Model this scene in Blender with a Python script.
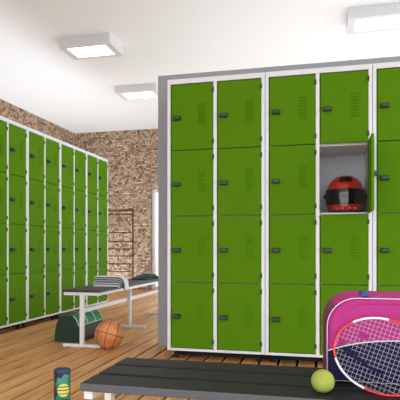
import bpy, bmesh, math, random
from mathutils import Vector, Matrix
R = math.radians
PI = math.pi
S = bpy.context.scene
COL = S.collection
for o in list(bpy.data.objects):
    bpy.data.objects.remove(o)
random.seed(4)

# ------------------------------------------------------------------ camera
EYE = 0.785
cam_d = bpy.data.cameras.new('camera')
cam = bpy.data.objects.new('camera', cam_d)
COL.objects.link(cam)
cam.location = (0, 0, EYE)
cam.rotation_euler = (R(90), 0, 0.2525)
cam_d.sensor_width = 36
cam_d.lens = 543.88 / 400 * 36
cam_d.shift_x = (200 - 182.53) / 400
cam_d.shift_y = (248.08 - 200) / 400
cam_d.clip_start = 0.05
S.camera = cam

# ------------------------------------------------------------------ world, light, exposure
world = bpy.data.worlds.new('daylight')
S.world = world
world.use_nodes = True
bg = world.node_tree.nodes['Background']
# bright sunlit ground outside below the horizon, soft sky above it
_nt = world.node_tree
_tc = _nt.nodes.new('ShaderNodeTexCoord')
_sp = _nt.nodes.new('ShaderNodeSeparateXYZ')
_nt.links.new(_tc.outputs['Generated'], _sp.inputs[0])
_mr = _nt.nodes.new('ShaderNodeMapRange')
_mr.inputs['From Min'].default_value = -0.12
_mr.inputs['From Max'].default_value = 0.12
_nt.links.new(_sp.outputs['Z'], _mr.inputs['Value'])
_mx = _nt.nodes.new('ShaderNodeMix')
_mx.data_type = 'RGBA'
GROUND, SKY = 1.3, 2.5
_mx.inputs['A'].default_value = (0.88 * GROUND, 0.95 * GROUND, 1.0 * GROUND, 1)
_mx.inputs['B'].default_value = (0.90 * SKY, 0.96 * SKY, 1.0 * SKY, 1)
_nt.links.new(_mr.outputs[0], _mx.inputs['Factor'])
_nt.links.new(_mx.outputs['Result'], bg.inputs[0])
bg.inputs[1].default_value = 1.0


def area(name, loc, rot, sx, sy, power, color=(1, 1, 1)):
    d = bpy.data.lights.new(name, 'AREA')
    d.shape = 'RECTANGLE'
    d.size = sx
    d.size_y = sy
    d.energy = power
    d.color = color
    o = bpy.data.objects.new(name, d)
    COL.objects.link(o)
    o.location = loc
    o.rotation_euler = rot
    return o


# daylight through the long window of the right wall behind the partition
area('window_daylight', (3.35, 7.0, 1.5), (0, R(90), 0), 1.9, 3.6, 25, (1.0, 0.97, 0.93))
# added unseen fill lamp behind the partition, brightening the ceiling from below
area('rear_ceiling_fill', (0.9, 6.9, 0.04), (R(180), 0, 0), 4.4, 4.8, 104, (0.79, 0.91, 1.0))
# added unseen fill lamp between left lockers and brick wall, aimed at the ceiling
area('corridor_ceiling_fill', (-4.0, 7.2, 0.04), (R(180), 0, 0), 1.1, 5.0, 70, (0.80, 0.92, 1.0))
# added unseen fill lamp behind the viewer, lifting ceiling and front lockers
area('front_ceiling_fill', (0.9, -0.9, 0.04), (R(180), 0, 0), 5.2, 2.2, 56, (0.80, 0.91, 1.0))

S.view_settings.view_transform = 'Standard'
S.view_settings.look = 'None'
S.view_settings.gamma = 1
S.view_settings.use_curve_mapping = False
S.view_settings.exposure = 0.2

# ------------------------------------------------------------------ materials


def lin(c):
    return tuple(((v / 255) / 12.92 if v / 255 <= 0.04045 else ((v / 255 + 0.055) / 1.055) ** 2.4) for v in c) + (1,)


def mat(name, rgb, rough=0.5, metal=0.0, spec=0.5, noise=0.04, nscale=30, bump=0.0, bscale=200, coat=0.0):
    m = bpy.data.materials.new(name)
    m.use_nodes = True
    nt = m.node_tree
    b = nt.nodes['Principled BSDF']
    b.inputs['Roughness'].default_value = rough
    b.inputs['Metallic'].default_value = metal
    b.inputs['Specular IOR Level'].default_value = spec
    b.inputs['Coat Weight'].default_value = coat
    tc = nt.nodes.new('ShaderNodeTexCoord')
    n = nt.nodes.new('ShaderNodeTexNoise')
    n.inputs['Scale'].default_value = nscale
    nt.links.new(tc.outputs['Object'], n.inputs['Vector'])
    mx = nt.nodes.new('ShaderNodeMix')
    mx.data_type = 'RGBA'
    c = lin(rgb)
    mx.inputs['A'].default_value = tuple(v * (1 - noise) for v in c[:3]) + (1,)
    mx.inputs['B'].default_value = tuple(min(1, v * (1 + noise)) for v in c[:3]) + (1,)
    nt.links.new(n.outputs['Fac'], mx.inputs['Factor'])
    nt.links.new(mx.outputs['Result'], b.inputs['Base Color'])
    if bump:
        n2 = nt.nodes.new('ShaderNodeTexNoise')
        n2.inputs['Scale'].default_value = bscale
        nt.links.new(tc.outputs['Object'], n2.inputs['Vector'])
        bp = nt.nodes.new('ShaderNodeBump')
        bp.inputs['Strength'].default_value = bump
        bp.inputs['Distance'].default_value = 0.004
        nt.links.new(n2.outputs['Fac'], bp.inputs['Height'])
        nt.links.new(bp.outputs['Normal'], b.inputs['Normal'])
    return m


def emit(name, rgb, strength):
    m = bpy.data.materials.new(name)
    m.use_nodes = True
    nt = m.node_tree
    b = nt.nodes['Principled BSDF']
    b.inputs['Base Color'].default_value = (0.9, 0.9, 0.9, 1)
    b.inputs['Emission Color'].default_value = lin(rgb)
    b.inputs['Emission Strength'].default_value = strength
    return m


def ramp(nt, stops, interp='LINEAR'):
    r = nt.nodes.new('ShaderNodeValToRGB')
    r.color_ramp.interpolation = interp
    el = r.color_ramp.elements
    while len(el) < len(stops):
        el.new(0.5)
    for e, (p, c) in zip(el, stops):
        e.position = p
        e.color = lin(c)
    return r


def math_node(nt, op, a=None, b=None, va=None, vb=None):
    n = nt.nodes.new('ShaderNodeMath')
    n.operation = op
    if a is not None:
        nt.links.new(a, n.inputs[0])
    elif va is not None:
        n.inputs[0].default_value = va
    if b is not None:
        nt.links.new(b, n.inputs[1])
    elif vb is not None:
        n.inputs[1].default_value = vb
    return n.outputs[0]


def brick_material():
    m = bpy.data.materials.new('split_face_brick')
    m.use_nodes = True
    nt = m.node_tree
    b = nt.nodes['Principled BSDF']
    b.inputs['Roughness'].default_value = 0.85
    tc = nt.nodes.new('ShaderNodeTexCoord')
    sp = nt.nodes.new('ShaderNodeSeparateXYZ')
    nt.links.new(tc.outputs['Object'], sp.inputs[0])
    u = math_node(nt, 'ADD', sp.outputs['X'], sp.outputs['Y'])
    cb = nt.nodes.new('ShaderNodeCombineXYZ')
    nt.links.new(u, cb.inputs['X'])
    nt.links.new(sp.outputs['Z'], cb.inputs['Y'])
    br = nt.nodes.new('ShaderNodeTexBrick')
    br.offset = 0.5
    br.squash = 0.6
    br.squash_frequency = 3
    br.inputs['Color1'].default_value = (0, 0, 0, 1)
    br.inputs['Color2'].default_value = (1, 1, 1, 1)
    br.inputs['Mortar'].default_value = (0.0, 0.0, 0.0, 1)
    br.inputs['Scale'].default_value = 1.0
    br.inputs['Mortar Size'].default_value = 0.0025
    br.inputs['Mortar Smooth'].default_value = 0.3
    br.inputs['Brick Width'].default_value = 0.050
    br.inputs['Row Height'].default_value = 0.033
    nt.links.new(cb.outputs[0], br.inputs['Vector'])
    rp = ramp(nt, [(0.0, (104, 76, 54)), (0.15, (146, 110, 80)), (0.5, (186, 150, 116)), (0.8, (200, 166, 132)), (1.0, (226, 202, 172))])
    nt.links.new(br.outputs['Color'], rp.inputs[0])
    no = nt.nodes.new('ShaderNodeTexNoise')
    no.inputs['Scale'].default_value = 9
    no.inputs['Detail'].default_value = 5
    nt.links.new(cb.outputs[0], no.inputs['Vector'])
    mx = nt.nodes.new('ShaderNodeMix')
    mx.data_type = 'RGBA'
    mx.blend_type = 'OVERLAY'
    mx.inputs['Factor'].default_value = 0.45
    nt.links.new(rp.outputs[0], mx.inputs['A'])
    nt.links.new(no.outputs['Color'], mx.inputs['B'])
    hs = nt.nodes.new('ShaderNodeHueSaturation')
    hs.inputs['Saturation'].default_value = 0.85
    nt.links.new(mx.outputs['Result'], hs.inputs['Color'])
    m2 = nt.nodes.new('ShaderNodeMix')
    m2.data_type = 'RGBA'
    m2.inputs['B'].default_value = lin((128, 100, 80))
    nt.links.new(br.outputs['Fac'], m2.inputs['Factor'])
    nt.links.new(hs.outputs[0], m2.inputs['A'])
    nt.links.new(m2.outputs['Result'], b.inputs['Base Color'])
    h = math_node(nt, 'SUBTRACT', br.outputs['Color'], br.outputs['Fac'])
    h2 = math_node(nt, 'ADD', h, no.outputs['Fac'])
    bp = nt.nodes.new('ShaderNodeBump')
    bp.inputs['Strength'].default_value = 0.8
    bp.inputs['Distance'].default_value = 0.02
    nt.links.new(h2, bp.inputs['Height'])
    nt.links.new(bp.outputs[0], b.inputs['Normal'])
    return m


PITCH = 0.1265
PLANK0 = -0.803


def plank_material():
    m = bpy.data.materials.new('warm_decking_wood')
    m.use_nodes = True
    nt = m.node_tree
    b = nt.nodes['Principled BSDF']
    b.inputs['Roughness'].default_value = 0.5
    b.inputs['Specular IOR Level'].default_value = 0.35
    tc = nt.nodes.new('ShaderNodeTexCoord')
    sp = nt.nodes.new('ShaderNodeSeparateXYZ')
    nt.links.new(tc.outputs['Object'], sp.inputs[0])
    a = math_node(nt, 'SUBTRACT', sp.outputs['X'], None, vb=PLANK0)
    d = math_node(nt, 'DIVIDE', a, None, vb=PITCH)
    fl = math_node(nt, 'FLOOR', d)
    wn = nt.nodes.new('ShaderNodeTexWhiteNoise')
    wn.noise_dimensions = '1D'
    nt.links.new(fl, wn.inputs['W'])
    off = math_node(nt, 'MULTIPLY', wn.outputs['Value'], None, vb=30)
    yy = math_node(nt, 'ADD', sp.outputs['Y'], off)
    cb = nt.nodes.new('ShaderNodeCombineXYZ')
    nt.links.new(sp.outputs['X'], cb.inputs['X'])
    nt.links.new(yy, cb.inputs['Y'])
    mp = nt.nodes.new('ShaderNodeMapping')
    mp.inputs['Scale'].default_value = (26, 1.3, 1)
    nt.links.new(cb.outputs[0], mp.inputs[0])
    no = nt.nodes.new('ShaderNodeTexNoise')
    no.inputs['Scale'].default_value = 1.6
    no.inputs['Detail'].default_value = 8
    no.inputs['Roughness'].default_value = 0.65
    no.inputs['Distortion'].default_value = 0.6
    nt.links.new(mp.outputs[0], no.inputs['Vector'])
    s1 = math_node(nt, 'MULTIPLY', wn.outputs['Value'], None, vb=0.16)
    s2 = math_node(nt, 'ADD', no.outputs['Fac'], s1)
    rp = ramp(nt, [(0.32, (148, 98, 54)), (0.55, (200, 144, 86)), (0.8, (232, 182, 120))])
    nt.links.new(s2, rp.inputs[0])
    # bevel highlight painted as a pale strip along one edge of every board
    fr = math_node(nt, 'FRACT', d)
    gt = math_node(nt, 'LESS_THAN', fr, None, vb=0.19)
    gf = math_node(nt, 'MULTIPLY', gt, None, vb=0.5)
    em = nt.nodes.new('ShaderNodeMix')
    em.data_type = 'RGBA'
    em.inputs['B'].default_value = lin((236, 196, 146))
    nt.links.new(gf, em.inputs['Factor'])
    nt.links.new(rp.outputs[0], em.inputs['A'])
    nt.links.new(em.outputs['Result'], b.inputs['Base Color'])
    bp = nt.nodes.new('ShaderNodeBump')
    bp.inputs['Strength'].default_value = 0.12
    bp.inputs['Distance'].default_value = 0.002
    nt.links.new(no.outputs['Fac'], bp.inputs['Height'])
    nt.links.new(bp.outputs[0], b.inputs['Normal'])
    return m


def ball_material():
    m = bpy.data.materials.new('orange_leather')
    m.use_nodes = True
    nt = m.node_tree
    b = nt.nodes['Principled BSDF']
    b.inputs['Roughness'].default_value = 0.5
    tc = nt.nodes.new('ShaderNodeTexCoord')
    vo = nt.nodes.new('ShaderNodeTexVoronoi')
    vo.inputs['Scale'].default_value = 170
    nt.links.new(tc.outputs['Object'], vo.inputs['Vector'])
    no = nt.nodes.new('ShaderNodeTexNoise')
    no.inputs['Scale'].default_value = 14
    nt.links.new(tc.outputs['Object'], no.inputs['Vector'])
    rp = ramp(nt, [(0.3, (206, 122, 70)), (0.7, (232, 154, 98))])
    nt.links.new(no.outputs['Fac'], rp.inputs[0])
    nt.links.new(rp.outputs[0], b.inputs['Base Color'])
    bp = nt.nodes.new('ShaderNodeBump')
    bp.inputs['Strength'].default_value = 0.4
    bp.inputs['Distance'].default_value = 0.001
    nt.links.new(vo.outputs['Distance'], bp.inputs['Height'])
    nt.links.new(bp.outputs[0], b.inputs['Normal'])
    return m


def glass_material():
    m = bpy.data.materials.new('clear_glass')
    m.use_nodes = True
    nt = m.node_tree
    nt.nodes.clear()
    out = nt.nodes.new('ShaderNodeOutputMaterial')
    tr = nt.nodes.new('ShaderNodeBsdfTransparent')
    gl = nt.nodes.new('ShaderNodeBsdfGlossy')
    gl.inputs['Roughness'].default_value = 0.02
    mx = nt.nodes.new('ShaderNodeMixShader')
    fr = nt.nodes.new('ShaderNodeFresnel')
    fr.inputs['IOR'].default_value = 1.45
    nt.links.new(fr.outputs[0], mx.inputs[0])
    nt.links.new(tr.outputs[0], mx.inputs[1])
    nt.links.new(gl.outputs[0], mx.inputs[2])
    nt.links.new(mx.outputs[0], out.inputs[0])
    return m


M = dict(
    ceil=mat('white_ceiling_paint', (247, 247, 248), 0.9, noise=0.01),
    brick=brick_material(),
    plank=plank_material(),
    under=mat('dark_subfloor', (22, 13, 9), 0.9),
    part=mat('grey_partition_paint', (162, 165, 172), 0.8, noise=0.015),
    plaster=mat('white_plaster', (232, 230, 226), 0.9, noise=0.02),
    frame=mat('white_powder_coat', (229, 232, 236), 0.4, noise=0.01),
    inner=mat('light_grey_locker_interior', (222, 223, 227), 0.5, noise=0.02),
    green=mat('grass_green_powder_coat', (86, 132, 16), 0.6, spec=0.03, noise=0.02, nscale=8),
    hinge=mat('dark_green_hinge', (46, 72, 24), 0.5),
    lock=mat('black_lock_plastic', (38, 40, 40), 0.4),
    lockin=mat('grey_lock_plate', (56, 62, 60), 0.35),
    foot=mat('black_rubber', (22, 22, 22), 0.7),
    slat=mat('charcoal_bench_slat', (36, 37, 39), 0.5, spec=0.15, noise=0.08, nscale=60, bump=0.05),
    slatsheen=mat('painted_slat_sheen', (84, 85, 88), 0.5, spec=0.3, noise=0.08, nscale=60),
    slat2=mat('dark_brown_bench_slat', (58, 52, 50), 0.5, noise=0.1, nscale=40),
    white=mat('white_bench_steel', (232, 231, 233), 0.35, noise=0.01),
    lampbox=mat('white_lamp_housing', (224, 224, 225), 0.6, noise=0.01),
    lampglow=emit('lamp_diffuser', (255, 253, 250), 5.0),
    glass=glass_material(),
    ball=ball_material(),
    seam=mat('black_seam', (48, 28, 20), 0.7),
    felt=mat('yellow_green_felt', (164, 174, 82), 0.95, spec=0.1, noise=0.12, nscale=160, bump=0.6, bscale=400),
    feltseam=mat('pale_ball_seam', (150, 160, 90), 0.8),
    bgreen=mat('dark_green_nylon', (14, 50, 34), 0.6, noise=0.12, nscale=40, bump=0.2, bscale=300),
    bgreen2=mat('bright_green_nylon', (34, 138, 88), 0.55, noise=0.1, nscale=40, bump=0.2, bscale=300),
    bgrey=mat('dark_grey_nylon', (52, 60, 64), 0.6, noise=0.1, nscale=40),
    piping=mat('white_piping', (222, 226, 222), 0.5),
    tw=mat('white_terry', (228, 228, 230), 0.95, noise=0.06, nscale=200, bump=0.4, bscale=500),
    td=mat('dark_green_terry', (38, 56, 54), 0.95, noise=0.1, nscale=200, bump=0.4, bscale=500),
    teal=mat('teal_cloth', (24, 92, 88), 0.8, noise=0.15, nscale=30),
    tealdk=mat('blackish_teal_cloth', (14, 30, 36), 0.8, noise=0.15, nscale=30),
    red=mat('glossy_red_shell', (186, 34, 24), 0.22, coat=0.6, noise=0.02),
    visor=mat('smoked_visor', (14, 14, 16), 0.06, spec=0.8),
    black=mat('black_plastic', (16, 16, 17), 0.45),
    silver=mat('silver_detail', (190, 190, 192), 0.3, metal=0.7),
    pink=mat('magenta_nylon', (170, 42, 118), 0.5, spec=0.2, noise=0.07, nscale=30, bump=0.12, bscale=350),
    pinkshade=mat('magenta_nylon_shaded', (112, 32, 82), 0.55, noise=0.08, nscale=30, bump=0.12, bscale=350),
    navy=mat('navy_nylon', (19, 20, 56), 0.55, spec=0.15, noise=0.08, nscale=30, bump=0.12, bscale=350),
    blue=mat('blue_webbing', (44, 66, 128), 0.6, noise=0.08, nscale=100),
    rred=mat('red_racket_lacquer', (226, 44, 40), 0.25, coat=0.4),
    rwhite=mat('white_racket_lacquer', (242, 242, 242), 0.25, coat=0.4),
    string=mat('white_string', (200, 196, 214), 0.4),
    ink=mat('navy_stencil_ink', (24, 26, 66), 0.5),
    grip=mat('black_grip', (26, 26, 28), 0.7, bump=0.3),
    canteal=mat('teal_can_label', (22, 128, 102), 0.25, coat=0.5, noise=0.05),
    cannavy=mat('navy_can_label', (18, 34, 74), 0.25, coat=0.5, noise=0.05),
    cannavy2=mat('dark_navy_print', (12, 34, 40), 0.3),
    canyellow=mat('yellow_ball_print', (220, 220, 110), 0.35, noise=0.08, nscale=150),
    canlid=mat('navy_plastic_lid', (30, 50, 96), 0.2),
    pave=mat('pale_outdoor_paving', (214, 208, 196), 0.9),
)

# ------------------------------------------------------------------ mesh helpers


class MB:
    """collects shapes and links them as one mesh object"""

    def __init__(self):
        self.bm = bmesh.new()
        self.mats = []

    def mi(self, m):
        if m not in self.mats:
            self.mats.append(m)
        return self.mats.index(m)

    def box(self, x0, x1, y0, y1, z0, z1, m, bev=0.0, seg=2):
        mi = self.mi(m)
        r = bmesh.ops.create_cube(self.bm, size=1)
        vs = r['verts']
        for v in vs:
            v.co = Vector((x0 + (v.co.x + .5) * (x1 - x0), y0 + (v.co.y + .5) * (y1 - y0), z0 + (v.co.z + .5) * (z1 - z0)))
        fs = list({f for v in vs for f in v.link_faces})
        for f in fs:
            f.material_index = mi
        if bev:
            es = list({e for v in vs for e in v.link_edges})
            rb = bmesh.ops.bevel(self.bm, geom=es, offset=bev, segments=seg, affect='EDGES', profile=0.5)
            for f in rb['faces']:
                f.material_index = mi
        return self

    def grid(self, rows, m, close_u=False, close_v=False, smooth=True, mf=None):
        """rows: list of lists of points; mf(i,j) may pick a material"""
        bm = self.bm
        V = [[bm.verts.new(p) for p in r] for r in rows]
        nv, nu = len(V), len(V[0])
        for i in range(nv if close_v else nv - 1):
            for j in range(nu if close_u else nu - 1):
                q = [V[i][j], V[i][(j + 1) % nu], V[(i + 1) % nv][(j + 1) % nu], V[(i + 1) % nv][j]]
                try:
                    f = bm.faces.new(q)
                except ValueError:
                    continue
                f.material_index = self.mi(mf(i, j) if mf else m)
                f.smooth = smooth
        return V

    def cap(self, ring, m, smooth=False):
        try:
            f = self.bm.faces.new(ring)
            f.material_index = self.mi(m)
            f.smooth = smooth
        except ValueError:
            pass

    def tube(self, pts, r, m, n=8, closed=False, mf=None, caps=True):
        pts = [Vector(p) for p in pts]
        k = len(pts)
        rows = []
        prev = None
        for i in range(k):
            if closed:
                t = (pts[(i + 1) % k] - pts[i - 1]).normalized()
            else:
                t = (pts[min(i + 1, k - 1)] - pts[max(i - 1, 0)]).normalized()
            if prev is None:
                a = Vector((0, 0, 1)) if abs(t.z) < 0.9 else Vector((1, 0, 0))
                nrm = (a - t * a.dot(t)).normalized()
            else:
                nrm = (prev - t * prev.dot(t)).normalized()
            prev = nrm
            bn = t.cross(nrm)
            rr = r[i] if isinstance(r, (list, tuple)) else r
            rows.append([pts[i] + (nrm * math.cos(2 * PI * q / n) + bn * math.sin(2 * PI * q / n)) * rr for q in range(n)])
        V = self.grid(rows, m, close_u=True, close_v=closed, mf=(lambda i, j: mf(i)) if mf else None)
        if not closed and caps:
            self.cap(V[0][::-1], mf(0) if mf else m)
            self.cap(V[-1], mf(k - 2) if mf else m)
        return self

    def lathe(self, prof, m, n=32, c=(0, 0, 0), mf=None):
        """prof: (r, z) from bottom to top around a vertical axis"""
        rows = [[(c[0] + r * math.cos(2 * PI * q / n), c[1] + r * math.sin(2 * PI * q / n), c[2] + z) for q in range(n)] for r, z in prof]
        V = self.grid(rows, m, close_u=True, mf=(lambda i, j: mf(i)) if mf else None)
        self.cap(V[0][::-1], mf(0) if mf else m)
        self.cap(V[-1], mf(len(prof) - 2) if mf else m)
        return self

    def prism(self, outline, axis, a, b, m, bev=0.0):
        """outline of 2D points extruded along axis ('x','y','z') from a to b"""
        def P(p, t):
            return {'x': (t, p[0], p[1]), 'y': (p[0], t, p[1]), 'z': (p[0], p[1], t)}[axis]
        v0 = [self.bm.verts.new(P(p, a)) for p in outline]
        v1 = [self.bm.verts.new(P(p, b)) for p in outline]
        n = len(outline)
        fs = [self.bm.faces.new(v0[::-1]), self.bm.faces.new(v1)]
        for i in range(n):
            fs.append(self.bm.faces.new([v0[i], v0[(i + 1) % n], v1[(i + 1) % n], v1[i]]))
        for f in fs:
            f.material_index = self.mi(m)
        if bev:
            es = list(fs[0].edges) + list(fs[1].edges)
            rb = bmesh.ops.bevel(self.bm, geom=es, offset=bev, segments=2, affect='EDGES', profile=0.5)
            for f in rb['faces']:
                f.material_index = self.mi(m)
        return self

    def build(self, name, parent=None, loc=None):
        bmesh.ops.recalc_face_normals(self.bm, faces=self.bm.faces[:])
        me = bpy.data.meshes.new(name)
        self.bm.to_mesh(me)
        self.bm.free()
        for m in self.mats:
            me.materials.append(m)
        o = bpy.data.objects.new(name, me)
        COL.objects.link(o)
        if parent:
            o.parent = parent
        if loc:
            o.location = loc
        return o


def thing(name, label, cat, loc=(0, 0, 0), rotz=0.0, group=None):
    o = bpy.data.objects.new(name, None)
    COL.objects.link(o)
    o.location = loc
    o.rotation_euler = (0, 0, rotz)
    o.empty_display_size = 0.05
    return tag(o, label, cat, group)


def tag(o, label, cat, group=None):
    o['label'] = label
    o['category'] = cat
    if group:
        o['group'] = group
    return o


def rebase(root, loc):
    """put the Empty at the base of a thing whose parts were modelled in world space"""
    t_ = Matrix.Translation(-Vector(loc))
    for c in root.children_recursive:
        c.data.transform(t_)
    root.location = loc


def struct(o):
    o['kind'] = 'structure'
    return o


def copy_tree(o, parent=None):
    c = o.copy()
    COL.objects.link(c)
    if parent:
        c.parent = parent
    for ch in list(o.children):
        copy_tree(ch, c)
    return c


def smooth(o, ang=40):
    for p in o.data.polygons:
        p.use_smooth = True
    o.data.set_sharp_from_angle(angle=R(ang))
    return o


# ------------------------------------------------------------------ setting
XL, XR_, YF, YB, HC = -4.72, 3.5, 9.83, -2.2, 3.04

b = MB()
k0 = int((XL - PLANK0) / PITCH) - 1
k1 = int((XR_ - PLANK0) / PITCH) + 1
for k in range(k0, k1 + 1):
    x = PLANK0 + k * PITCH
    b.box(max(x + 0.0095, XL), min(x + PITCH - 0.0095, XR_), YB, YF + 0.3, -0.025, 0.0, M['plank'], bev=0.0035, seg=2)
b.box(XL, XR_, YB, YF + 0.3, -0.08, -0.03, M['under'])
struct(b.build('floor'))

b = MB()
b.box(XL - 0.2, XR_ + 0.2, YB, YF + 0.3, HC, HC + 0.2, M['ceil'])
struct(b.build('ceiling'))

b = MB()
b.box(XL - 0.2, XL, YB, YF + 0.3, -0.08, HC, M['brick'])
struct(b.build('wall_left'))

# far brick wall with a shallow blind recess and a tall glazed doorway
DX0, DX1, DZ = -3.152, -1.0, 1.904
RX0, RX1, RZ = -4.45, -3.493, 1.535
b = MB()
b.box(XL, RX0, YF, YF + 0.3, -0.08, HC, M['brick'])
b.box(RX0, RX1, YF, YF + 0.3, RZ, HC, M['brick'])
b.box(RX0, RX1, YF + 0.085, YF + 0.3, -0.08, RZ, M['brick'])
# rough brick infill laid in separate courses, with an open joint towards the jamb
edges = [RZ - 0.03, 1.435, 1.085, 0.915, 0.77, 0.635, 0.48, 0.33, 0.18, -0.08]
for za, zb in zip(edges[:-1], edges[1:]):
    b.box(RX0, RX1 - 0.05, YF + 0.03, YF + 0.085, zb + 0.010, za - 0.010, M['brick'])
b.box(RX1, DX0, YF, YF + 0.3, -0.08, HC, M['brick'])
b.box(DX0, DX1, YF, YF + 0.3, DZ, HC, M['brick'])
b.box(DX1, XR_, YF, YF + 0.3, -0.08, HC, M['brick'])
struct(b.build('wall_back'))

t = bpy.data.objects.new('door_1', None)
COL.objects.link(t)
t.location = (0, YF + 0.1, 0)
struct(t)
b = MB()
for x in (DX0, (DX0 + DX1) / 2 - 0.03, DX1 - 0.06):
    b.box(x, x + 0.06, -0.03, 0.03, 0, DZ, M['white'], bev=0.004)
b.box(DX0 + 0.06, DX1 - 0.06, -0.03, 0.03, DZ - 0.06, DZ, M['white'])
b.box(DX0 + 0.06, DX1 - 0.06, -0.03, 0.03, 0, 0.06, M['white'])
b.build('door_frame', t)
b = MB()
b.box(DX0 + 0.06, DX1 - 0.06, -0.004, 0.004, 0.06, DZ - 0.06, M['glass'])
b.build('door_glass', t)

b = MB()
b.box(-9, 4, YF + 0.3, YF + 14, -0.12, -0.03, M['pave'])
struct(b.build('ground_outside'))

# right wall with a long window, behind the partition
WY0, WY1, WZ0, WZ1 = 5.1, 8.9, 0.5, 2.5
b = MB()
b.box(XR_, XR_ + 0.2, 3.9, WY0, -0.08, HC, M['plaster'])
b.box(XR_, XR_ + 0.2, WY1, YF + 0.3, -0.08, HC, M['plaster'])
b.box(XR_, XR_ + 0.2, WY0, WY1, -0.08, WZ0, M['plaster'])
b.box(XR_, XR_ + 0.2, WY0, WY1, WZ1, HC, M['plaster'])
struct(b.build('wall_right'))

# free-standing grey partition behind the front locker row
YR, PX0, PTOP = 3.7066, -1.290, 2.176
PY = YR + 0.5
b = MB()
b.box(PX0, XR_, PY + 0.002, PY + 0.12, 0.0, PTOP, M['part'])
struct(b.build('wall_partition'))

# ------------------------------------------------------------------ lockers
ZB, ZT, TOP = 0.061, 1.941, 1.977
ZM = [1.941, 1.4737, 1.0103, 0.5439, 0.080]        # door edges, top to bottom
UW, ST, CP, DEP = 0.69, 0.0235, 0.0245, 0.5
HALF = UW / 2


def make_body():
    b = MB()
    f, i = M['frame'], M['inner']
    w = UW - 0.002
    # front frame: stiles and rails
    fd = 0.022
    b.box(0.001, ST, 0, fd, ZB, TOP, f, bev=0.002)
    b.box(w - ST, w, 0, fd, ZB, TOP, f, bev=0.002)
    b.box(HALF - CP / 2, HALF + CP / 2, 0, fd, ZB + 0.018, ZT + 0.001, f, bev=0.002)
    b.box(ST, w - ST, 0, fd, ZT + 0.001, TOP, f, bev=0.002)
    b.box(ST, w - ST, 0, fd, ZB, ZB + 0.018, f, bev=0.002)
    # sheet-metal carcass
    b.box(0.001, 0.013, fd, DEP, ZB, TOP, i)
    b.box(w - 0.012, w, fd, DEP, ZB, TOP, i)
    b.box(HALF - 0.006, HALF + 0.006, fd, DEP - 0.01, ZB + 0.01, TOP - 0.01, i)
    b.box(0.013, w - 0.012, fd, DEP, TOP - 0.012, TOP, i)
    b.box(0.013, w - 0.012, fd, DEP, ZB, ZB + 0.012, i)
    b.box(0.013, w - 0.012, DEP - 0.01, DEP, ZB + 0.012, TOP - 0.012, i)
    for z in ZM[1:4]:
        for x0, x1 in ((ST, HALF - CP / 2), (HALF + CP / 2, w - ST)):
            b.box(x0, x1, 0.05, 0.06, z - 0.010, z + 0.010, f)
            b.box(x0 - 0.008, x1 + 0.005, 0.06, DEP - 0.01, z - 0.007, z + 0.007, i)
    return b


def make_door_mesh(w, h):
    """door in its own space: hinge edge at x=0, door extends to -x, front face at y=0"""
    b = MB()
    b.box(-w, 0, 0, 0.018, 0, h, M['green'], bev=0.003)
    for k in range(8):
        z = h * 0.37 + k * 0.0205
        x0, x1 = -w * 0.345, -w * 0.19
        # a pressed louvre: a small hood over a slot
        p = [(0.001, z), (-0.0065, z), (-0.0055, z + 0.0025), (-0.0008, z + 0.011), (0.001, z + 0.0115)]
        b.prism(p, 'x', x0, x1, M['green'])
    return b


def make_lock():
    b = MB()
    b.box(-0.027, 0.027, -0.012, 0.001, -0.0155, 0.0155, M['lock'], bev=0.003)
    b.box(-0.025, 0.025, -0.029, -0.011, -0.0135, 0.0135, M['lock'], bev=0.003)
    b.box(-0.010, 0.012, -0.030, -0.028, -0.006, 0.006, M['lockin'], bev=0.0008)
    return b


def make_hinge():
    b = MB()
    b.tube([(0, 0, -0.016), (0, 0, 0.016)], 0.0045, M['hinge'], n=8)
    b.box(-0.012, 0.0, -0.001, 0.002, -0.013, 0.013, M['hinge'])
    return b


def make_unit():
    root = thing('locker_unit', '', 'lockers')
    make_body().build('body', root)
    foot = None
    for x in (0.045, UW - 0.045):
        for y in (0.075, DEP - 0.05):
            if foot is None:
                b = MB()
                b.lathe([(0.022, 0), (0.022, 0.012), (0.013, 0.016), (0.013, ZB)], M['foot'], n=16)
                foot = o = b.build('foot', root)
            else:
                o = foot.copy()
                COL.objects.link(o)
            o.location = (x, y, 0)
    b = MB()
    b.box(0.02, UW - 0.02, 0.17, 0.185, 0.0, ZB, M['foot'])  # black board added to make the shade under the locker
    b.build('under_shade_board', root)
    protos = {}
    lock_me = hinge_me = None
    for ci, (x0, x1) in enumerate(((ST, HALF - CP / 2), (HALF + CP / 2, UW - ST - 0.002))):
        for r in range(4):
            zt, zb = ZM[r] - (0.005 if r == 0 else 0.0025), ZM[r + 1] + 0.0025
            w, h = x1 - x0 - 0.008, zt - zb
            key = (round(w, 4), round(h, 4))
            if key not in protos:
                d = make_door_mesh(w, h).build('door', root)
                protos[key] = d.data
            else:
                d = bpy.data.objects.new('door', protos[key])
                COL.objects.link(d)
                d.parent = root
            d.location = (x1 - 0.002, 0.002, zb)
            if lock_me is None:
                l = make_lock().build('lock', d)
                lock_me = l.data
            else:
                l = bpy.data.objects.new('lock', lock_me)
                COL.objects.link(l)
                l.parent = d
            l.location = (-w + 0.044, 0, h * 0.487)
            for hz in (0.052, h - 0.052):
                if hinge_me is None:
                    g = make_hinge().build('hinge', d)
                    hinge_me = g.data
                else:
                    g = bpy.data.objects.new('hinge', hinge_me)
                    COL.objects.link(g)
                    g.parent = d
                g.location = (0.003, -0.003, hz)
            d['cell'] = '%d%d' % (ci, r)
    return root


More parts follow.
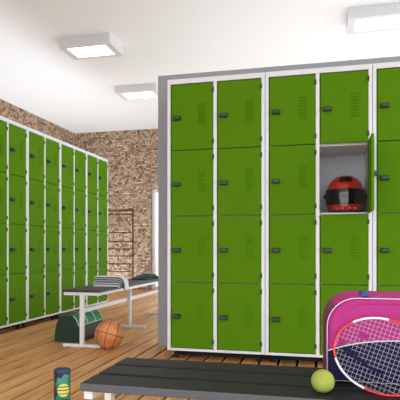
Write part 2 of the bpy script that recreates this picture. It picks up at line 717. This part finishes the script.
unit = make_unit()
XR0 = -1.0688
front_labels = [
    'green locker unit at the left end of the front row, beside the grey partition edge',
    'green locker unit in the front row with one door standing open over a red helmet',
    'green locker unit behind the magenta bag, cut off by the right edge of the photo',
]
units = []
for i in range(3):
    u = unit if i == 0 else copy_tree(unit)
    u.location = (XR0 + i * UW, YR, 0)
    u['label'] = front_labels[i]
    u['group'] = 'green lockers of the front row'
    units.append(u)
left_labels = [
    'green locker unit of the left row, cut off by the left edge of the photo',
    'green locker unit of the left row, second from the left edge of the photo',
    'green locker unit of the left row, behind the near end of the white-framed bench',
    'green locker unit at the far end of the left row, nearest the brick back wall',
]
LX, LY0 = -2.808, 4.4492 - 0.345
for i in range(4):
    u = copy_tree(unit)
    u.location = (LX, LY0 + i * UW, 0)
    u.rotation_euler = (0, 0, R(90))
    u['label'] = left_labels[i]
    u['group'] = 'green lockers of the left row'
# open the second door from the top in the right column of the middle unit
for d in units[1].children:
    if d.get('cell') == '11':
        d.rotation_euler = (0, 0, R(90))
        d.location.x += 0.014
        d.location.y = 0.022
        d['label'] = 'green door standing open'
for o in bpy.data.objects:
    if 'cell' in o:
        del o['cell']

# ------------------------------------------------------------------ ceiling lamps


def make_lamp():
    root = thing('ceiling_lamp', '', 'lamp', group='square white ceiling lamps')
    W, D, H = 0.59, 0.40, 0.10
    b = MB()
    rim = 0.075
    b.box(0, rim, 0, D, -H, 0, M['lampbox'])
    b.box(W - rim, W, 0, D, -H, 0, M['lampbox'])
    b.box(rim, W - rim, 0, rim * 0.75, -H, 0, M['lampbox'])
    b.box(rim, W - rim, D - rim * 0.75, D, -H, 0, M['lampbox'])
    b.box(rim, W - rim, rim * 0.75, D - rim * 0.75, -0.05, 0, M['lampbox'])
    b.build('housing', root)
    b = MB()
    b.box(rim + 0.001, W - rim - 0.001, rim * 0.75 + 0.001, D - rim * 0.75 - 0.001, -H + 0.006, -0.052, M['lampglow'])
    b.build('diffuser', root)
    return root


lamp = make_lamp()
for i, (x, y, lab) in enumerate([
        (-2.755, 5.33, 'white boxy ceiling lamp above the left locker row, leftmost of the three'),
        (-2.80, 7.09, 'white boxy ceiling lamp farthest back, half hidden by the grey partition corner'),
        (0.228, 5.33, 'white boxy ceiling lamp at the upper right, above the front locker row')]):
    l = lamp if i == 0 else copy_tree(lamp)
    l.location = (x, y, HC)
    l['label'] = lab

# ------------------------------------------------------------------ front bench
BZ = 0.45
root = thing('slatted_bench', 'low charcoal slatted bench across the foreground, carrying the tennis ball and magenta bag', 'bench', (-0.585, 1.245, 0))
L = 1.75
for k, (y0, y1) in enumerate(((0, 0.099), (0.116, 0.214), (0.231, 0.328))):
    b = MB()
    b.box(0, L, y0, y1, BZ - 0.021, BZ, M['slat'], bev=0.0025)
    em = b.mi(M['slatsheen'])
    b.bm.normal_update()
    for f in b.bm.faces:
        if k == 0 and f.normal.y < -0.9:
            f.material_index = em  # sheen painted as lighter grey on the front face
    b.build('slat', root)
for x in (0.001, L - 0.025):
    b = MB()
    b.box(x, x + 0.024, 0.02, 0.308, BZ - 0.046, BZ - 0.0215, M['white'], bev=0.003)
    b.build('cross_rail', root)
    b = MB()
    b.box(x + 0.002, x + 0.022, 0.149, 0.179, 0.02, BZ - 0.046, M['white'], bev=0.003)
    b.box(x + 0.002, x + 0.022, 0.005, 0.323, 0.0, 0.02, M['white'], bev=0.003)
    b.build('leg', root)
b = MB()
b.box(0.034, L - 0.034, 0.152, 0.176, 0.26, 0.29, M['white'], bev=0.003)
b.build('stretcher', root)

# ------------------------------------------------------------------ bench with white frame
BX0, BX1, BY0 = -2.014, -1.69, 3.962
BZ2 = 0.455
root = thing('slatted_bench', 'long bench on white T-shaped legs before the left lockers, towels lying on it', 'bench', (BX0, BY0, 0))
BW, BL = BX1 - BX0, 2.24
for k in range(3):
    w = (BW - 0.02) / 3
    b = MB()
    b.box(k * (w + 0.01), k * (w + 0.01) + w, 0, BL, BZ2 - 0.02, BZ2, M['slat2'], bev=0.0025)
    b.build('slat', root)
b = MB()
for x in (0.015, BW - 0.037):
    b.box(x, x + 0.022, 0.02, BL - 0.02, BZ2 - 0.046, BZ2 - 0.0205, M['white'], bev=0.003)
for y in (0.012, BL - 0.034):
    b.box(0.006, BW - 0.006, y, y + 0.022, BZ2 - 0.046, BZ2 - 0.0205, M['white'], bev=0.003)
b.build('top_frame', root)
for y in (0.024, 1.118, BL - 0.024):
    b = MB()
    b.box(BW / 2 - 0.016, BW / 2 + 0.016, y - 0.016, y + 0.016, 0.022, BZ2 - 0.046, M['white'], bev=0.003)
    b.box(0.0, BW, y - 0.02, y + 0.02, 0.0, 0.022, M['white'], bev=0.004)
    b.build('leg', root)
b = MB()
b.box(BW / 2 - 0.03, BW / 2 - 0.017, 0.04, BL - 0.04, 0.262, 0.297, M['white'], bev=0.003)
b.build('stretcher', root)

# ------------------------------------------------------------------ folded striped towel draped over the bench edge


NLAY = 5


def layer_profile(k):
    """left fold, flat run and curve down over the right bench edge for layer k (0 = lowest)"""
    z = BZ2 + 0.009 + k * 0.0178
    x0 = -1.895 - 0.006 * (k % 2)
    xe = BX1 + 0.006
    r = 0.008 + k * 0.0115
    drop = [0.0, 0.006, 0.014, 0.026, 0.048][k]
    pts = [(x0, z), (x0 + 0.08, z + 0.001), (xe - 0.06, z)]
    for a in range(0, 91, 15):
        pts.append((xe + r * math.sin(R(a)), z - r + r * math.cos(R(a))))
    pts.append((xe + r + 0.004, z - r - drop))
    return pts


tw = thing('towel', 'folded towel with white and dark green stripes draped over the bench edge', 'towel', (0, 0, 0))
TY0, TY1 = 4.33, 4.43
for k in range(5):
    prof = layer_profile(k)
    th = 0.0075
    b = MB()
    # closed outline of the layer: offset the centre line both ways
    up, dn = [], []
    for i, p in enumerate(prof):
        a = Vector(prof[max(i - 1, 0)])
        c = Vector(prof[min(i + 1, len(prof) - 1)])
        t_ = (c - a).normalized()
        nn = Vector((-t_.y, t_.x))
        up.append((p[0] + nn.x * th, p[1] + nn.y * th))
        dn.append((p[0] - nn.x * th, p[1] - nn.y * th))
    lf = [(prof[0][0] - th * math.cos(R(a)), prof[0][1] - th * math.sin(R(a))) for a in (60, 30, 0, -30, -60)]
    ring = up[::-1] + lf[::-1] + dn
    rows = []
    ys = [TY0, TY0 + 0.004, TY0 + 0.02, TY0 + 0.08, TY1 - 0.02, TY1]
    cen = Vector((sum(p[0] for p in ring) / len(ring), sum(p[1] for p in ring) / len(ring)))
    for y in ys:
        skew = 0.02 * math.sin(y * 17 + k)
        rows.append([(p[0], y + skew * 0.3, p[1]) for p in ring])
    V = b.grid(rows, M['tw'], close_u=True)
    b.cap(V[0][::-1], M['tw'])
    b.cap(V[-1], M['tw'])
    o = b.build('towel_fold', tw)
    # dark woven stripe running along the front edge of the fold
    b = MB()
    run = [(x, TY0 - 0.0015, z - 0.0035) for x, z in prof]
    b.tube(run, 0.0044, M['td'], n=6)
    b.build('stripe', o)

rebase(tw, (-1.79, 4.37, BZ2))

# ------------------------------------------------------------------ crumpled teal cloth at the far part of the bench
b = MB()
rows = []
NU, NV = 40, 14
for i in range(NV + 1):
    ph = (i / NV) * PI / 2
    row = []
    for j in range(NU):
        a = 2 * PI * j / NU
        rr = math.cos(ph) * (1 + 0.14 * math.sin(3 * a + 1.2) + 0.1 * math.sin(5 * a + 4 * ph))
        lump = 0.6 + 0.4 * math.sin(2.3 * a + 0.6) * math.cos(ph) + 0.2 * math.sin(7 * a + 5 * ph)
        z = 0.05 * math.sin(ph) * (0.75 + 0.35 * lump)
        row.append((0.11 * rr * math.cos(a), 0.30 * rr * math.sin(a), max(z, 0.0)))
    rows.append(row)


def teal_pick(i, j):
    return M['teal'] if (math.sin(j * 0.9) + math.sin(i * 1.3 + j * 0.35)) > 0.35 else M['tealdk']


V = b.grid(rows, M['teal'], close_u=True, mf=teal_pick)
b.cap(V[0][::-1], M['tealdk'])
o = b.build('crumpled_cloth', None, (-1.85, 5.62, BZ2 + 0.001))
tag(o, 'crumpled teal and black cloth lying on the far part of the white-legged bench', 'clothing')

# ------------------------------------------------------------------ green sports bag under the bench
root = thing('sports_bag', 'dark green sports bag with white piping on the floor under the bench', 'bag', (-2.06, 4.14, 0))
GW, GL, GH = 0.115, 0.52, 0.222


def gprof(s=1.0, n=28):
    pts = []
    for i in range(n + 1):
        a = PI * i / n
        x = GW * math.copysign(abs(math.cos(a)) ** 0.55, math.cos(a))
        z = GH * abs(math.sin(a)) ** 0.62
        # a little wider towards the floor
        x *= 1.06 - 0.22 * (z / GH) ** 2
        pts.append((x * s, z))
    return pts


b = MB()
ys = [(0.0, 0.93), (0.008, 0.975), (0.022, 1.0), (0.16, 1.02), (0.30, 1.02), (0.45, 1.0), (GL - 0.01, 0.97), (GL, 0.93)]
rows = []
for y, s in ys:
    pr = gprof()
    rows.append([(x * s, y, 0.006 + z * (0.5 + 0.5 * s)) for x, z in pr] + [(-GW * 0.6 * s, y, 0.002), (GW * 0.6 * s, y, 0.002)])


def gpick(i, j):
    if i < 1:
        return M['bgreen']
    n = 28
    if j < 4 or j > n - 5:
        return M['bgrey']
    return M['bgreen2']


V = b.grid(rows, M['bgreen'], close_u=True, mf=gpick)
b.cap(V[0][::-1], M['bgreen'])
b.cap(V[-1], M['bgreen'])
b.build('body', root)
for y, s in ((0.004, 0.985), (0.175, 1.035), (0.34, 1.03), (GL - 0.02, 0.995)):
    b = MB()
    b.tube([(x * s, y, 0.006 + z * (0.5 + 0.5 * s)) for x, z in gprof()][4:(-4 if y > 0.1 else 12)], 0.0038, M['piping'], n=6)
    b.build('piping', root)
b = MB()
for sx in (4,):
    p = gprof()[sx]
    b.tube([(p[0] * 1.02, y, 0.006 + p[1]) for y in (0.01, 0.15, 0.3, 0.5)], 0.003, M['piping'], n=6)
b.build('side_piping', root)
b = MB()
b.box(-0.07, 0.02, 0.03, 0.38, GH + 0.002, GH + 0.012, M['bgrey'], bev=0.004)
b.build('top_strap', root)
b = MB()
b.tube([(-0.085, 0.003, 0.1), (-0.06, -0.004, 0.095), (0.06, -0.004, 0.095), (0.085, 0.003, 0.1)], 0.003, M['bgrey'], n=6)
b.build('end_seam', root)

# ------------------------------------------------------------------ basketball
r = 0.112
p = Vector((-1.6143, 3.9623, 0))
root = thing('basketball', 'orange basketball with dark seams resting on the floor beside the green bag', 'ball', (p.x, p.y, r))
b = MB()
bmesh.ops.create_uvsphere(b.bm, u_segments=48, v_segments=32, radius=r)
b.mi(M['ball'])
o = b.build('ball_skin', root)
smooth(o, 180)
rot = Matrix.Rotation(R(12), 4, 'Z') @ Matrix.Rotation(R(-14), 4, 'X') @ Matrix.Rotation(R(14), 4, 'Y')
b = MB()
n = 72
for kind in range(4):
    pts = []
    for i in range(n):
        a = 2 * PI * i / n
        if kind == 0:
            v = Vector((math.cos(a), math.sin(a), 0))
        elif kind == 1:
            v = Vector((0, math.sin(a), math.cos(a)))
        else:
            sgn = 1 if kind == 2 else -1
            v = Vector((sgn * (0.62 + 0.16 * math.cos(2 * a)), 0.86 * math.cos(a), 0.86 * math.sin(a))).normalized()
        pts.append(rot @ (v * (r - 0.0006)))
    b.tube(pts, 0.0026, M['seam'], n=6, closed=True)
b.build('seam', root)

# ------------------------------------------------------------------ tennis ball on the front bench
r = 0.0266
p = Vector((-0.0001, 1.3033, 0))
root = thing('tennis_ball', 'yellow-green tennis ball on the charcoal bench, left of the racket', 'ball', (p.x, p.y, BZ + r))
b = MB()
bmesh.ops.create_uvsphere(b.bm, u_segments=40, v_segments=24, radius=r)
b.mi(M['felt'])
smooth(b.build('felt', root), 180)
rot = Matrix.Rotation(R(72), 4, 'Y') @ Matrix.Rotation(R(70), 4, 'Z') @ Matrix.Rotation(R(20), 4, 'Y')
pts = []
n = 96
for i in range(n):
    a = 2 * PI * i / n
    # the usual curved seam
    v = Vector((0.75 * math.cos(a) + 0.25 * math.cos(3 * a), 2 * math.sqrt(0.75 * 0.25) * math.sin(2 * a), 0.75 * math.sin(a) - 0.25 * math.sin(3 * a)))
    pts.append(rot @ (v.normalized() * (r - 0.0002)))
b = MB()
b.tube(pts, 0.0007, M['feltseam'], n=6, closed=True)
b.build('seam', root)

# ------------------------------------------------------------------ tennis ball can on the floor
root = thing('tennis_ball_can', 'teal and navy tennis ball can with a printed yellow ball, standing on the floor', 'can', (-1.113, 2.19, 0))
CR, CHT = 0.036, 0.252
b = MB()
b.lathe([(CR * 0.96, 0.0), (CR, 0.004), (CR, 0.241), (CR * 0.985, 0.2425)], M['canteal'], n=48)
b.build('tube', root)
b = MB()
b.lathe([(CR + 0.0012, 0.238), (CR + 0.0015, 0.240), (CR + 0.0015, CHT - 0.004), (CR - 0.001, CHT), (CR - 0.005, CHT), (CR - 0.007, CHT - 0.006), (0.004, CHT - 0.006)], M['canlid'], n=48)
b.build('lid', root)


def patch(shape, m, rad, name, parent, na=36, nz=40, a0=-75, a1=75, z0=0.1, z1=0.232, face=-1.05):
    """a printed area wrapped on the can: faces where shape(angle offset in m, z) holds"""
    b = MB()
    rows = []
    for i in range(nz + 1):
        z = z0 + (z1 - z0) * i / nz
        rows.append([(rad * math.cos(face + R(a0 + (a1 - a0) * j / na)), rad * math.sin(face + R(a0 + (a1 - a0) * j / na)), z) for j in range(na + 1)])
    bm = b.bm
    V = [[bm.verts.new(q) for q in rw] for rw in rows]
    for i in range(nz):
        for j in range(na):
            am = R(a0 + (a1 - a0) * (j + .5) / na) * CR
            zm = z0 + (z1 - z0) * (i + .5) / nz
            if shape(am, zm):
                f = bm.faces.new([V[i][j], V[i][j + 1], V[i + 1][j + 1], V[i + 1][j]])
                f.material_index = b.mi(m)
                f.smooth = True
    for v in [v for v in bm.verts if not v.link_faces]:
        bm.verts.remove(v)
    return b.build(name, parent)


BC = (0.004, 0.166)          # centre of the printed ball (along the wrap, height)
FACE = -1.05
patch(lambda u, z: z > 0.228 + 0.006 * math.sin(u * 190) + u * 0.45 or u < -0.030 + 0.006 * math.sin(z * 90), M['cannavy'], CR + 0.0005, 'navy_print', root, z0=0.02, z1=0.238, nz=70, a0=-120, a1=120, na=60, face=FACE)
patch(lambda u, z: z < 0.128 - 0.2 * abs(u), M['cannavy'], CR + 0.0006, 'lower_print', root, z0=0.01, z1=0.14, nz=50, a0=-120, a1=120, na=60, face=FACE)
bars = (0.172, 0.150, 0.135, 0.120)


def disc(u, z):
    return math.hypot(u - BC[0], (z - BC[1])) < 0.0285 and not any(abs(z - q) < 0.0016 for q in (0.181, 0.166, 0.151))


patch(disc, M['canyellow'], CR + 0.001, 'ball_print', root, na=80, nz=80, z0=0.13, z1=0.20, face=FACE)
patch(lambda u, z: any(abs(z - q) < 0.0026 for q in (0.181, 0.166, 0.151)) and -0.028 < u < 0.04, M['cannavy2'], CR + 0.0008, 'stripe_print', root, na=80, nz=80, z0=0.13, z1=0.20, face=FACE)

# ------------------------------------------------------------------ red helmet inside the open compartment
HX, HY, HZ0 = 0.150, 3.95, 1.0103 + 0.007
root = thing('helmet', 'red full-face helmet with a dark visor inside the open green locker', 'helmet', (HX, HY, HZ0))


def shell_pt(az, t, k=1.0):
    """az measured from the front (-Y), t from 0 (rim) to 1 (crown)"""
    h = 0.272
    if t < 0.45:
        q = t / 0.45
        rad = 0.108 + 0.024 * math.sin(q * PI / 2)
        z = 0.012 + q * 0.115
    else:
        q = (t - 0.45) / 0.55
        rad = 0.132 * math.cos(q * PI / 2) ** 0.86
        z = 0.127 + (h - 0.127) * math.sin(q * PI / 2)
    dep = 1.12
    front = max(0, math.cos(az))
    chin = 0.016 * front ** 2 * max(0, 1 - abs(t - 0.12) / 0.25)
    return Vector(((rad * k) * math.sin(az), -(rad * k) * dep * math.cos(az) - chin, z + (k - 1) * 0.05))


b = MB()
NA, NT = 64, 28
rows = [[shell_pt(2 * PI * j / NA, i / NT * 0.995) for j in range(NA)] for i in range(NT + 1)]
V = b.grid(rows, M['red'], close_u=True)
b.cap(V[-1], M['red'], True)
b.build('shell', root)
b = MB()
pts = [shell_pt(2 * PI * j / NA, 0.0) for j in range(NA)]
b.tube(pts, 0.010, M['black'], n=8, closed=True)
b.build('rim_trim', root)
b = MB()
rows = []
for i in range(13):
    t_ = 0.20 + 0.35 * i / 12
    rows.append([shell_pt(R(-92 + 184 * j / 40), t_, 1.028) for j in range(41)])
b.grid(rows, M['visor'])
rows2 = [[shell_pt(R(-92 + 184 * j / 40), 0.20 + 0.35 * i / 12, 1.005) for j in range(41)] for i in (0, 12)]
b.grid([rows[0], rows2[0]], M['visor'])
b.grid([rows[-1], rows2[1]], M['visor'])
b.build('visor', root)
b = MB()
rows = [[shell_pt(R(-24 + 48 * j / 12), 0.685 + 0.125 * i / 4, 1.02) for j in range(13)] for i in range(5)]
V = b.grid(rows, M['black'])
for k in range(5):
    a = R(-19 + 9.5 * k)
    c = [shell_pt(a, 0.715, 1.03), shell_pt(a, 0.795, 1.03)]
    b.tube(c, 0.004, M['black'], n=6)
b.build('top_vent', root)
for a in (-30, -12, 12, 30):
    b = MB()
    b.tube([shell_pt(R(a - 5), 0.10, 1.0), shell_pt(R(a), 0.10, 1.005), shell_pt(R(a + 5), 0.10, 1.0)], 0.0045, M['silver'], n=6)
    b.build('chin_vent', root)
for sx in (-1, 1):
    b = MB()
    c = shell_pt(R(88 * sx), 0.44, 1.03)
    b.tube([c, c + Vector((0.008 * sx, 0, 0))], 0.014, M['black'], n=16)
    b.build('visor_pivot', root)

# ------------------------------------------------------------------ magenta sports bag on the front bench
PBX, PBY = 0.0, 1.402
PW, PH, PD = 0.43, 0.222, 0.163
root = thing('sports_bag', 'magenta and navy sports bag with white piping standing on the charcoal bench', 'bag', (PBX, PBY, BZ))


def rrect(ins, n=9, rt=0.072, rb=0.02):
    x0, x1, z0, z1 = ins, PW - ins, ins * 0.5 + 0.001, PH - ins
    pts = []
    for cx, cz, r_, a0 in ((x1 - rt, z1 - rt, rt, 0), (x0 + rt, z1 - rt, rt, 90), (x0 + rb, z0 + rb, rb, 180), (x1 - rb, z0 + rb, rb, 270)):
        for i in range(n):
            a = R(a0 + 90 * i / (n - 1))
            pts.append((cx + r_ * math.cos(a), cz + r_ * math.sin(a)))
    return pts


b = MB()
loops = [(0.0, 0.024), (0.002, 0.014), (0.006, 0.010), (0.02, 0.004), (0.06, 0.0), (0.11, 0.0), (0.145, 0.004), (0.157, 0.01), (PD, 0.024)]
rows = [[(x, y, z) for x, z in rrect(i_)] for y, i_ in loops]
V = b.grid(rows, M['pinkshade'], close_u=True, mf=lambda i, j: M['pink'] if (i >= 7 or j < 13 or j > 30) else M['pinkshade'])  # left side and base darker: shade painted into the magenta
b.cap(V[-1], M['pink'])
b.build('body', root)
# padded front panel
b = MB()
rows = []
for s, y in ((1.0, 0.004), (0.985, -0.002), (0.95, -0.004), (0.88, -0.003), (0.86, -0.0015), (0.84, -0.003), (0.7, -0.004), (0.4, -0.0045)):
    rows.append([(PW / 2 + (x - PW / 2) * s, y, PH / 2 + (z - PH / 2) * (0.35 + 0.65 * s if s < 0.8 else s)) for x, z in rrect(0.012)])
V = b.grid(rows, M['pink'], close_u=True)
b.cap(V[-1], M['pink'], True)
o = b.build('front_panel', root)
b = MB()
b.tube([(x, 0.002, z) for x, z in rrect(0.0105)], 0.0012, M['piping'], n=6, closed=True)
b.build('edge_piping', root)


def navy_top(x):
    q = abs(x - PW / 2) / (PW / 2)
    return 0.112 - 0.036 * q ** 2.6


b = MB()
xs = [0.0125 + (PW - 0.025) * i / 40 for i in range(41)]
outline = [(x, navy_top(x)) for x in xs] + [(PW - 0.0125, 0.02), (PW - 0.022, 0.009), (0.022, 0.009), (0.0125, 0.02)]
b.prism(outline, 'y', -0.0075, 0.0, M['navy'], bev=0.001)
b.build('base_panel', root)
b = MB()
b.tube([(x, -0.0075, navy_top(x)) for x in xs], 0.0016, M['piping'], n=6)
b.build('panel_piping', root)
b = MB()
b.prism([(0.092, 0.004), (0.110, 0.006), (0.106, 0.06), (0.090, 0.062)], 'z', PH - 0.006, PH + 0.0045, M['blue'], bev=0.001)
b.build('strap', root)

# ------------------------------------------------------------------ tennis racket leaning on the bag
RC = Vector((0.1330, 1.3400, -0.2500 + EYE))
ra, rb_ = 0.1155, 0.0860
e1 = Vector((0.1043, -0.0483, -0.0267)).normalized()
e2 = Vector((0.0304, 0.0207, 0.0819))
e2 = (e2 - e1 * e2.dot(e1)).normalized()
e3 = e1.cross(e2).normalized()
root = thing('tennis_racket', 'red and white tennis racket leaning against the magenta bag on the bench', 'racket', (0, 0, 0))


def rp(u, v, w=0.0):
    return RC + e1 * u + e2 * v + e3 * w


b = MB()
n = 120
pts = [rp(ra * math.cos(2 * PI * i / n), rb_ * math.sin(2 * PI * i / n)) for i in range(n)]


def head_mat(i):
    a = (360 * (i + .5) / n) % 360
    if 95 < a < 141 or 210 < a < 265:
        return M['rwhite']
    return M['rred']


b.tube(pts, 0.0028, M['rred'], n=8, closed=True, mf=head_mat)
b.build('head_frame', root)


def stencil(u, v):
    # a broad curved stroke and a dot inked on the strings
    c = -0.006 - 0.034 * math.sin((u + 0.1) * 14)
    if -0.108 < u < 0.015 and abs(v - c) < 0.0125 * max(0.15, 1 - (u + 0.108) / 0.125):
        return True
    return math.hypot((u + 0.058) / 1.6, v - 0.028) < 0.0085


b = MB()
sr = 0.00036
step = 0.0101


def string(p0, p1, hor):
    k = 26
    P = [(p0[0] + (p1[0] - p0[0]) * i / k, p0[1] + (p1[1] - p0[1]) * i / k) for i in range(k + 1)]
    b.tube([rp(u, v, 0.0005 if hor else -0.0005) for u, v in P], sr, M['string'], n=5, caps=False,
           mf=lambda i: M['ink'] if stencil(*P[i]) else M['string'])


k = -int(ra / step)
for i in range(k, -k + 1):
    u = i * step
    h = rb_ * math.sqrt(max(0, 1 - (u / ra) ** 2))
    if h > 0.012:
        string((u, -h), (u, h), False)
k = -int(rb_ / step)
for i in range(k, -k + 1):
    v = i * step
    h = ra * math.sqrt(max(0, 1 - (v / rb_) ** 2))
    if h > 0.012:
        string((-h, v), (h, v), True)
b.build('strings', root)
b = MB()
for s in (-1, 1):
    a = R(38 * s)
    p0 = (ra * math.cos(a), rb_ * math.sin(a))
    b.tube([rp(*p0), rp(ra * 1.02, rb_ * 0.38 * s), rp(ra * 1.28, 0.017 * s), rp(ra * 1.55, 0.005 * s)], 0.0034, M['rred'], n=8)
b.build('throat', root)
b = MB()
b.tube([rp(ra * 1.5, 0), rp(ra * 1.75, 0), rp(ra * 1.8, 0), rp(ra * 2.8, 0), rp(ra * 2.84, 0)], [0.006, 0.007, 0.0085, 0.0085, 0.010], M['grip'], n=10)
b.build('handle', root)
rebase(root, (0.149, 1.318, BZ))
